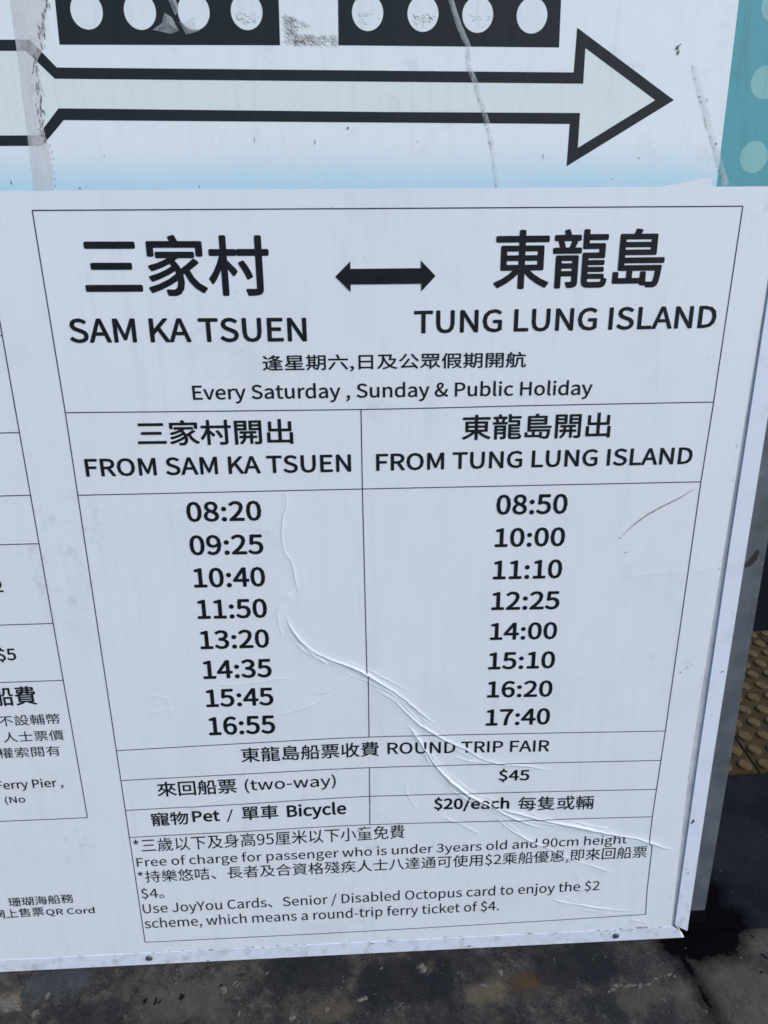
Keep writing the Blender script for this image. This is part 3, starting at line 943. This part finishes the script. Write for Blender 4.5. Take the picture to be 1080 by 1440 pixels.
# grime packed along the torn tape edge
pts += [(x + min(2, max(-9, random.gauss(-2.5, 2.5))), z + random.uniform(-3, 3), random.uniform(0.2, 0.75), random.uniform(2, 8), 1.57 + random.uniform(-.25, .25))
        for x, z in zip(rx_[::2], zz[::2]) if 1395 < z < 1560 for _ in range(6) if random.random() < 0.62]
pts += [(x + 2.5 + random.uniform(-1, 1), z, random.uniform(0.4, 0.8), random.uniform(2, 4), 1.57) for x, z in zip(rx_[::3], zz[::3]) if z < 1395]
for tp, off in ((TAPE_B, -2.2), (TAPE_C, -3.0)):
    pts += [(x + off + random.uniform(-.6, .6), z, random.uniform(.15, .5), random.uniform(4, 12), 1.85 if tp is TAPE_B else 1.95)
            for x, z in resample(tp, 7, .5) if random.random() < .55]
g_ = blob("dirt_specks", pts, D_B + 0.62, M_DIRT, banner, 7)
g_["kind"] = "stuff"
# rubbed pencil-like scribble between the two dark blocks
V, F = [], []
for k in range(520):
    if k < 330:
        cx, cz = random.triangular(332, 380, 338), random.uniform(1503, 1532)
        if cz > 1530 - abs(cx - 345) * 0.35 and cx > 345:
            continue
        if 1512 < cz < 1520 and cx > 352:
            continue
    else:
        cx, cz = random.uniform(345, 400), random.uniform(1500.5, 1511)
    an = random.gauss(-0.75, 0.35)
    L, w = random.uniform(1, 4.5), random.uniform(0.10, 0.24)
    dx, dz = math.cos(an) * L, math.sin(an) * L
    n0 = len(V)
    yy = -(D_B + 0.08 + 0.001 * (k % 20)) / 1000
    for sx, sw in ((-1, -1), (1, -1), (1, 1), (-1, 1)):
        V.append(((cx + sx * dx - sw * w * math.sin(an)) / 1000, yy, (cz + sx * dz + sw * w * math.cos(an)) / 1000))
    F.append((n0, n0 + 1, n0 + 2, n0 + 3))
sc_ = mesh_obj("scribble", V, F, M_SCUFF, banner)
sc_["kind"] = "stuff"
V, F = [], []
for (hx, hz, lim) in ((289.7, 1536.6, 1.0), (505.7, 1535.1, 1.0), (437.4, 1536, 0.35), (573.7, 1534.2, 0.3)):
    for k in range(int(45 * lim)):
        cx, cz = hx + random.uniform(-17, 16), hz - random.uniform(1, 13)
        an = random.gauss(-0.4, 0.4)
        L, w = random.uniform(1.5, 3.5), random.uniform(0.12, 0.3)
        if (cx - hx) ** 2 + (cz - hz) ** 2 > 15.5 ** 2:
            continue
        n0 = len(V)
        yy = -(D_B + 0.2 + 0.001 * (k % 20)) / 1000
        for sx, sw in ((-1, -1), (1, -1), (1, 1), (-1, 1)):
            V.append(((cx + sx * math.cos(an) * L - sw * w * math.sin(an)) / 1000, yy, (cz + sx * math.sin(an) * L + sw * w * math.cos(an)) / 1000))
        F.append((n0, n0 + 1, n0 + 2, n0 + 3))
sc_ = mesh_obj("scribble", V, F, M_SCUFF, banner)
sc_["kind"] = "stuff"

# ------------------------------------------------------------------ timetable poster
poster = thing("timetable_poster", "creased white ferry timetable poster with black lettering pasted below the arrow banner", "poster")
D_P = 1.15                                      # mm in front of the panel
SX0, SZ0, SZ1 = -1066.0, 31.6, 1337.0


def soft(x, z):
    """gentle swell of the pasted sheet (mm), small everywhere"""
    return (0.55 * np.sin(x / 131.0 + 1.1) * np.cos(z / 173.0 + 0.4) + 0.30 * np.sin(x / 57.0 + z / 83.0)
            + 0.18 * np.sin(x / 41.0 - z / 61.0 + 2.0))


def fold_family():
    """each main fold is a bundle: the crest and thinner wrinkles running beside it"""
    out = []
    rg = np.random.default_rng(23)
    for h, s, pl in CREASES:
        p = resample(pl, 9.0, 0.5)
        out.append((h, s, p))
        if h < 1.7:
            continue
        for k in range(7):
            a_ = rg.uniform(0, 0.6)
            b_ = min(1.0, a_ + rg.uniform(0.2, 0.45))
            q = p[int(a_ * len(p)):max(int(a_ * len(p)) + 4, int(b_ * len(p)))].copy()
            if len(q) < 4:
                continue
            tg = np.gradient(q, axis=0)
            nr = np.stack([-tg[:, 1], tg[:, 0]], 1) / np.linalg.norm(tg, axis=1)[:, None]
            off = rg.choice([-1, 1]) * rg.uniform(4.0, 11.0)
            q += nr * (off * (1 + rg.uniform(-.7, .7) * np.linspace(-1, 1, len(q)))[:, None])
            out.append((h * rg.uniform(0.20, 0.44), s * 0.85, resample(q, 7.0, 0.3)))
    return out


FOLDS = fold_family()


def crease_height(X, Z):
    H = np.zeros_like(X)
    for h, s, pl in FOLDS:
        lo, hi = pl.min(0) - 6 * s, pl.max(0) + 6 * s
        idx = np.where((X > lo[0]) & (X < hi[0]) & (Z > lo[1]) & (Z < hi[1]))[0]
        if not len(idx):
            continue
        x, z = X[idx], Z[idx]
        seg = np.diff(pl, axis=0)
        ln = np.linalg.norm(seg, axis=1)
        cum = np.concatenate([[0], np.cumsum(ln)])
        best = np.full(len(x), 1e9)
        par = np.zeros(len(x))
        side = np.zeros(len(x))
        for i in range(len(seg)):
            t = np.clip(((x - pl[i, 0]) * seg[i, 0] + (z - pl[i, 1]) * seg[i, 1]) / (ln[i] ** 2), 0, 1)
            dx, dz = x - pl[i, 0] - t * seg[i, 0], z - pl[i, 1] - t * seg[i, 1]
            d = np.hypot(dx, dz)
            m = d < best
            best[m] = d[m]
            par[m] = (cum[i] + t[m] * ln[i]) / cum[-1]
            side[m] = np.sign(seg[i, 0] * dz[m] - seg[i, 1] * dx[m])
        taper = np.clip(np.minimum(par / 0.16, (1 - par) / 0.22), 0, 1)
        taper = taper * taper * (3 - 2 * taper)
        k = (pl[0, 0] * 0.37) % 6.3
        taper = taper * (0.80 + 0.25 * np.sin(par * 13 + k))
        w = np.where(side > 0, s * 0.80, s * 0.36)      # a fold: gentle on one side, steep on the other
        prof = np.exp(-(best / w) ** 1.35)
        broad = 0.22 * np.exp(-(best / (3.6 * s)) ** 2)
        H[idx] = np.maximum(H[idx], h * taper * (prof * 0.68 + broad * 0.95))
    return H


def poster_sheet():
    xs = np.concatenate([np.arange(SX0, -200, 12.0), np.arange(-200, 40, 4.0), np.arange(40, 985.0, 1.0), [985.0]])
    zs = np.concatenate([np.arange(SZ0, 960, 1.0), np.arange(960, SZ1, 6.0), [SZ1]])
    X, Z = np.meshgrid(xs, zs)
    # the right rim is not cut quite straight
    rim = np.interp(Z, [30, 395, 776, 1194, 1340], [996.0, 985.0, 988.0, 992.6, 993.2])
    f = np.clip((X - 900) / 85.0, 0, 1)
    X = X + f * (rim - 985.0)
    sh = X.shape
    xf, zf = X.ravel(), Z.ravel()
    Y = -(D_P + soft(xf, zf) * 0.35 + crease_height(xf, zf))
    V = np.stack([xf, Y, zf], 1) / 1000
    nx = sh[1]
    j, i = np.mgrid[0:sh[0] - 1, 0:sh[1] - 1]
    q = (j * nx + i).ravel()
    F = np.stack([q, q + 1, q + nx + 1, q + nx], 1)
    # the sheet's thin cut edge, turned back to the panel
    rimv = list(range(0, nx)) + [k * nx + nx - 1 for k in range(1, sh[0])] + [(sh[0] - 1) * nx + k for k in range(nx - 2, -1, -1)] + [k * nx for k in range(sh[0] - 2, 0, -1)]
    n0 = len(V)
    R = V[rimv].copy()
    R[:, 1] = np.minimum(-0.00062, R[:, 1] + 0.00022)
    n = len(rimv)
    V = np.concatenate([V, V[rimv], R])
    Fs = [(n0 + k, n0 + n + k, n0 + n + (k + 1) % n, n0 + (k + 1) % n) for k in range(n)]
    me = bpy.data.meshes.new("sheet")
    Q = np.concatenate([F, np.array(Fs)]).astype(np.int32)
    me.vertices.add(len(V))
    me.vertices.foreach_set("co", V.astype(np.float32).ravel())
    me.loops.add(Q.size)
    me.loops.foreach_set("vertex_index", Q.ravel())
    me.polygons.add(len(Q))
    me.polygons.foreach_set("loop_start", np.arange(0, Q.size, 4, dtype=np.int32))
    sm = np.ones(len(Q), dtype=bool)
    sm[len(F):] = False
    me.update(calc_edges=True)
    me.polygons.foreach_set("use_smooth", sm)
    me.materials.append(M_PAPER)
    me.update()
    o = bpy.data.objects.new("sheet", me)
    COL.objects.link(o)
    o.parent = poster
    return o


poster_sheet()
D_T = D_P + 0.30


def on_sheet(x, z, extra=0.0):
    return -(D_T + extra + soft(x, z) * 0.35) / 1000


def rule_line(x0, z0, x1, z1, w=1.4, name="ruled_line"):
    n = max(2, int(math.hypot(x1 - x0, z1 - z0) / 2.5) + 1)
    t = np.linspace(0, 1, n)
    cx, cz = x0 + (x1 - x0) * t, z0 + (z1 - z0) * t
    ch = crease_height(cx, cz)
    L = math.hypot(x1 - x0, z1 - z0)
    nx, nz = -(z1 - z0) / L * w / 2, (x1 - x0) / L * w / 2
    V, F = [], []
    ex = 0.0 if abs(x1 - x0) > abs(z1 - z0) else 0.01
    for i in range(n):
        for s in (-1, 1):
            x, z = cx[i] + s * nx, cz[i] + s * nz
            V.append((x / 1000, float(on_sheet(cx[i], cz[i], ex + ch[i])), z / 1000))
        if i:
            k = 2 * i
            F.append((k - 2, k, k + 1, k - 1))
    return mesh_obj(name, V, F, M_INK, poster)


ZV = lambda v: (1.405 - v) * 935.0
W_ = 935.0
rows = [0.0005, 0.2854, 0.4165, 0.8957, 0.960, 1.0265, 1.0883, 1.3415]
zl = [ZV(v) for v in rows]
xr = lambda z: float(np.interp(z, [ROWS[-1][-1][1], 120, 226, 236, 295, 352, 415, 475, 924, 1046, 1313], [ROWS[-1][-1][0], 939, 937, 930.5, 930, 931, 932, 933, 936, 939, ROWS[0][-1][0]]))


def smooth_path(pts, n=64):
    """Catmull-Rom through the measured points: the pasted sheet pulls its rules out of true"""
    p = np.array([pts[0]] + list(pts) + [pts[-1]], float)
    out = []
    for k in range(1, len(p) - 2):
        for t in np.linspace(0, 1, n, endpoint=False):
            a_, b_, c_, d_ = p[k - 1], p[k], p[k + 1], p[k + 2]
            out.append(0.5 * (2 * b_ + (c_ - a_) * t + (2 * a_ - 5 * b_ + 4 * c_ - d_) * t * t + (3 * b_ - a_ - 3 * c_ + d_) * t ** 3))
    out.append(p[-2])
    return np.array(out)


def rule_path(pts, w=1.4, ex=0.0):
    c = smooth_path(pts)
    ch = crease_height(c[:, 0].copy(), c[:, 1].copy())
    V, F = [], []
    for k, (x, z) in enumerate(c):
        y = float(on_sheet(x, z, ex + ch[k]))
        V += [(x / 1000, y, (z - w / 2) / 1000), (x / 1000, y, (z + w / 2) / 1000)]
        if k:
            F.append((2 * k - 2, 2 * k, 2 * k + 1, 2 * k - 1))
    return mesh_obj("ruled_line", V, F, M_INK, poster)


for row in ROWS:
    rule_path(row)
rule_line(ROWS[0][0][0], ROWS[0][0][1], 0.3, zl[1])
rule_line(0.3, zl[1], ROWS[-1][0][0], ROWS[-1][0][1])
zs_ = [ROWS[0][-1][1], 1046, 924, 475, 415, 352, 295, 236, 226, 120, ROWS[-1][-1][1]]
for a_, b_ in zip(zs_, zs_[1:]):
    rule_line(xr(a_), a_, xr(b_), b_)
mid = lambda r: float(np.interp(420.5, [q[0] for q in ROWS[r]], [q[1] for q in ROWS[r]]))
rule_line(419.5, mid(1), 419.2, ZV(.416))
rule_line(419.2, ZV(.416), 420.5, 609)
rule_line(422.6, 606, 422, mid(3))
rule_line(421.6, mid(4), 420.4, mid(6))
# the neighbouring table
xt = -67.0
rule_line(xt - 2, ZV(0.0), xt, ZV(.747), name="ruled_line")
rule_line(xt, ZV(.747), xt + .8, ZV(1.0374))
for v in (0.0, .1693, .3135, .4138, .4953, .638, .7469, 1.0374):
    rule_line(-1001.0, ZV(v) - 1.0, xt - (1.6 if v < .2 else .6 if v < .6 else -.4), ZV(v))
rule_line(-1001.0, ZV(0.0), -1001.0, ZV(1.0374) - 1)

c_ = bpy.data.objects  # lettering -------------------------------------------------------------
font = None
try:
    fp = os.path.join(bpy.utils.system_resource('DATAFILES', path='fonts'), 'Noto Sans CJK Regular.woff2')
    font = bpy.data.fonts.load(fp)
except Exception:
    font = None


def glyph_meshes(strings):
    """outline every line of text once, in one pass"""
    obs = []
    for s in strings:
        cu = bpy.data.curves.new("text", 'FONT')
        cu.body = s
        if font:
            cu.font = font
        cu.resolution_u = 3
        ob = bpy.data.objects.new("text", cu)
        COL.objects.link(ob)
        obs.append(ob)
    dg = bpy.context.evaluated_depsgraph_get()
    out = {}
    for s, ob in zip(strings, obs):
        me = bpy.data.meshes.new_from_object(ob.evaluated_get(dg))
        co = np.empty(len(me.vertices) * 3)
        me.vertices.foreach_get("co", co)
        out[s] = (co.reshape(-1, 3)[:, :2], [tuple(p.vertices) for p in me.polygons])
        bpy.data.meshes.remove(me)
    for ob in obs:
        cu = ob.data
        bpy.data.objects.remove(ob)
        bpy.data.curves.remove(cu)
    return out


GLYPHS = glyph_meshes(["H"] + [t[0] for t in TEXTS])
CAP = GLYPHS["H"][0][:, 1].max()


def lettering(s, mode, weight, x0, width, z0, rise, height):
    co, fs = GLYPHS[s]
    lo, hi = co.min(0), co.max(0)
    if mode == 'L':
        sy, by = height / CAP, 0.0
    else:
        sy, by = height / (hi[1] - lo[1]), lo[1]
    em = height / (CAP if mode == 'L' else 0.92)
    r = weight * 0.0068 * em                       # stroke gain of the bolder cuts
    sx = (width - 2 * r) / (hi[0] - lo[0])
    if mode != 'L':
        sy = (height - 2 * r) / (hi[1] - lo[1])
    X = x0 + r + (co[:, 0] - lo[0]) * sx
    Z = z0 + (co[:, 1] - by) * sy + (r if mode != 'L' else 0.0)
    if mode == 'L' and r:
        Z = z0 + r + co[:, 1] * (height - 2 * r) / CAP
    Z = Z + rise * (X - x0) / width
    dirs = [(0, 0)]
    if r > 0:
        dirs += [(r * math.cos(k * math.pi / 4), r * math.sin(k * math.pi / 4)) for k in range(8)]
    ch = crease_height(X, Z)
    V, F = [], []
    for k, (dx, dz) in enumerate(dirs):
        n0 = len(V)
        xx, zz_ = X + dx, Z + dz
        yy = on_sheet(xx, zz_, 0.02 + 0.006 * k) - 0.62 * ch / 1000
        V += list(zip(xx / 1000, yy, zz_ / 1000))
        F += [tuple(n0 + i for i in reversed(f)) for f in fs]
    return mesh_obj("lettering", V, F, M_INK, poster)


for rec in TEXTS:
    lettering(*rec)
flat_xz("double_arrow", DOUBLE_ARROW, D_T + 0.2, M_INK, poster)

# scuffs and specks on the sheet
sp = resample([(925.8, 911.2), (903.7, 896.9), (879.5, 884.8), (859.5, 873.1), (837.9, 855.6), (823.0, 839.5)], 4, 0.2)
V, F = [], []
for i, (x, z) in enumerate(sp):
    w = 0.25 + 1.1 * math.sin(math.pi * min(1, i / (len(sp) - 1) * 0.9 + 0.05)) * random.uniform(.6, 1.1)
    V += [((x + w * .5) / 1000, float(on_sheet(x, z, .3)), (z - w) / 1000), ((x - w * .5) / 1000, float(on_sheet(x, z, .3)), (z + w) / 1000)]
    if i:
        F.append((2 * i - 2, 2 * i, 2 * i + 1, 2 * i - 1))
mesh_obj("scuff_mark", V, F, M_SCUFF, poster)
pts = [(818.5, 834.9, 1.4, 1.2, .3), (831, 810.6, .8, 4, .4), (944.5, 591, 1.3, 1.6, 1.2), (953.5, 597, .9, 1.5, .4), (962, 605, .9, 1.2, .4), (955.4, 601, 1.2, 1.4, .2),
       (949, 594, .6, 1.3, 0), (958, 598, .5, 1.5, 0), (965, 599, .5, 1, 0), (979, 597, .6, 1, 0), (966, 604, .5, 2, .5)]
for _ in range(60):
    pts.append((random.uniform(-180, 980), random.uniform(40, 1320), random.uniform(.25, .6), random.uniform(1, 2), random.uniform(0, 3)))
for _ in range(18):
    pts.append((random.uniform(983, 986), random.uniform(60, 1000), random.uniform(.3, .8), random.uniform(1, 4), 1.57))
g_ = blob("dirt_specks", pts, D_T + 0.75, M_DIRT, poster, 7)
g_["kind"] = "stuff"
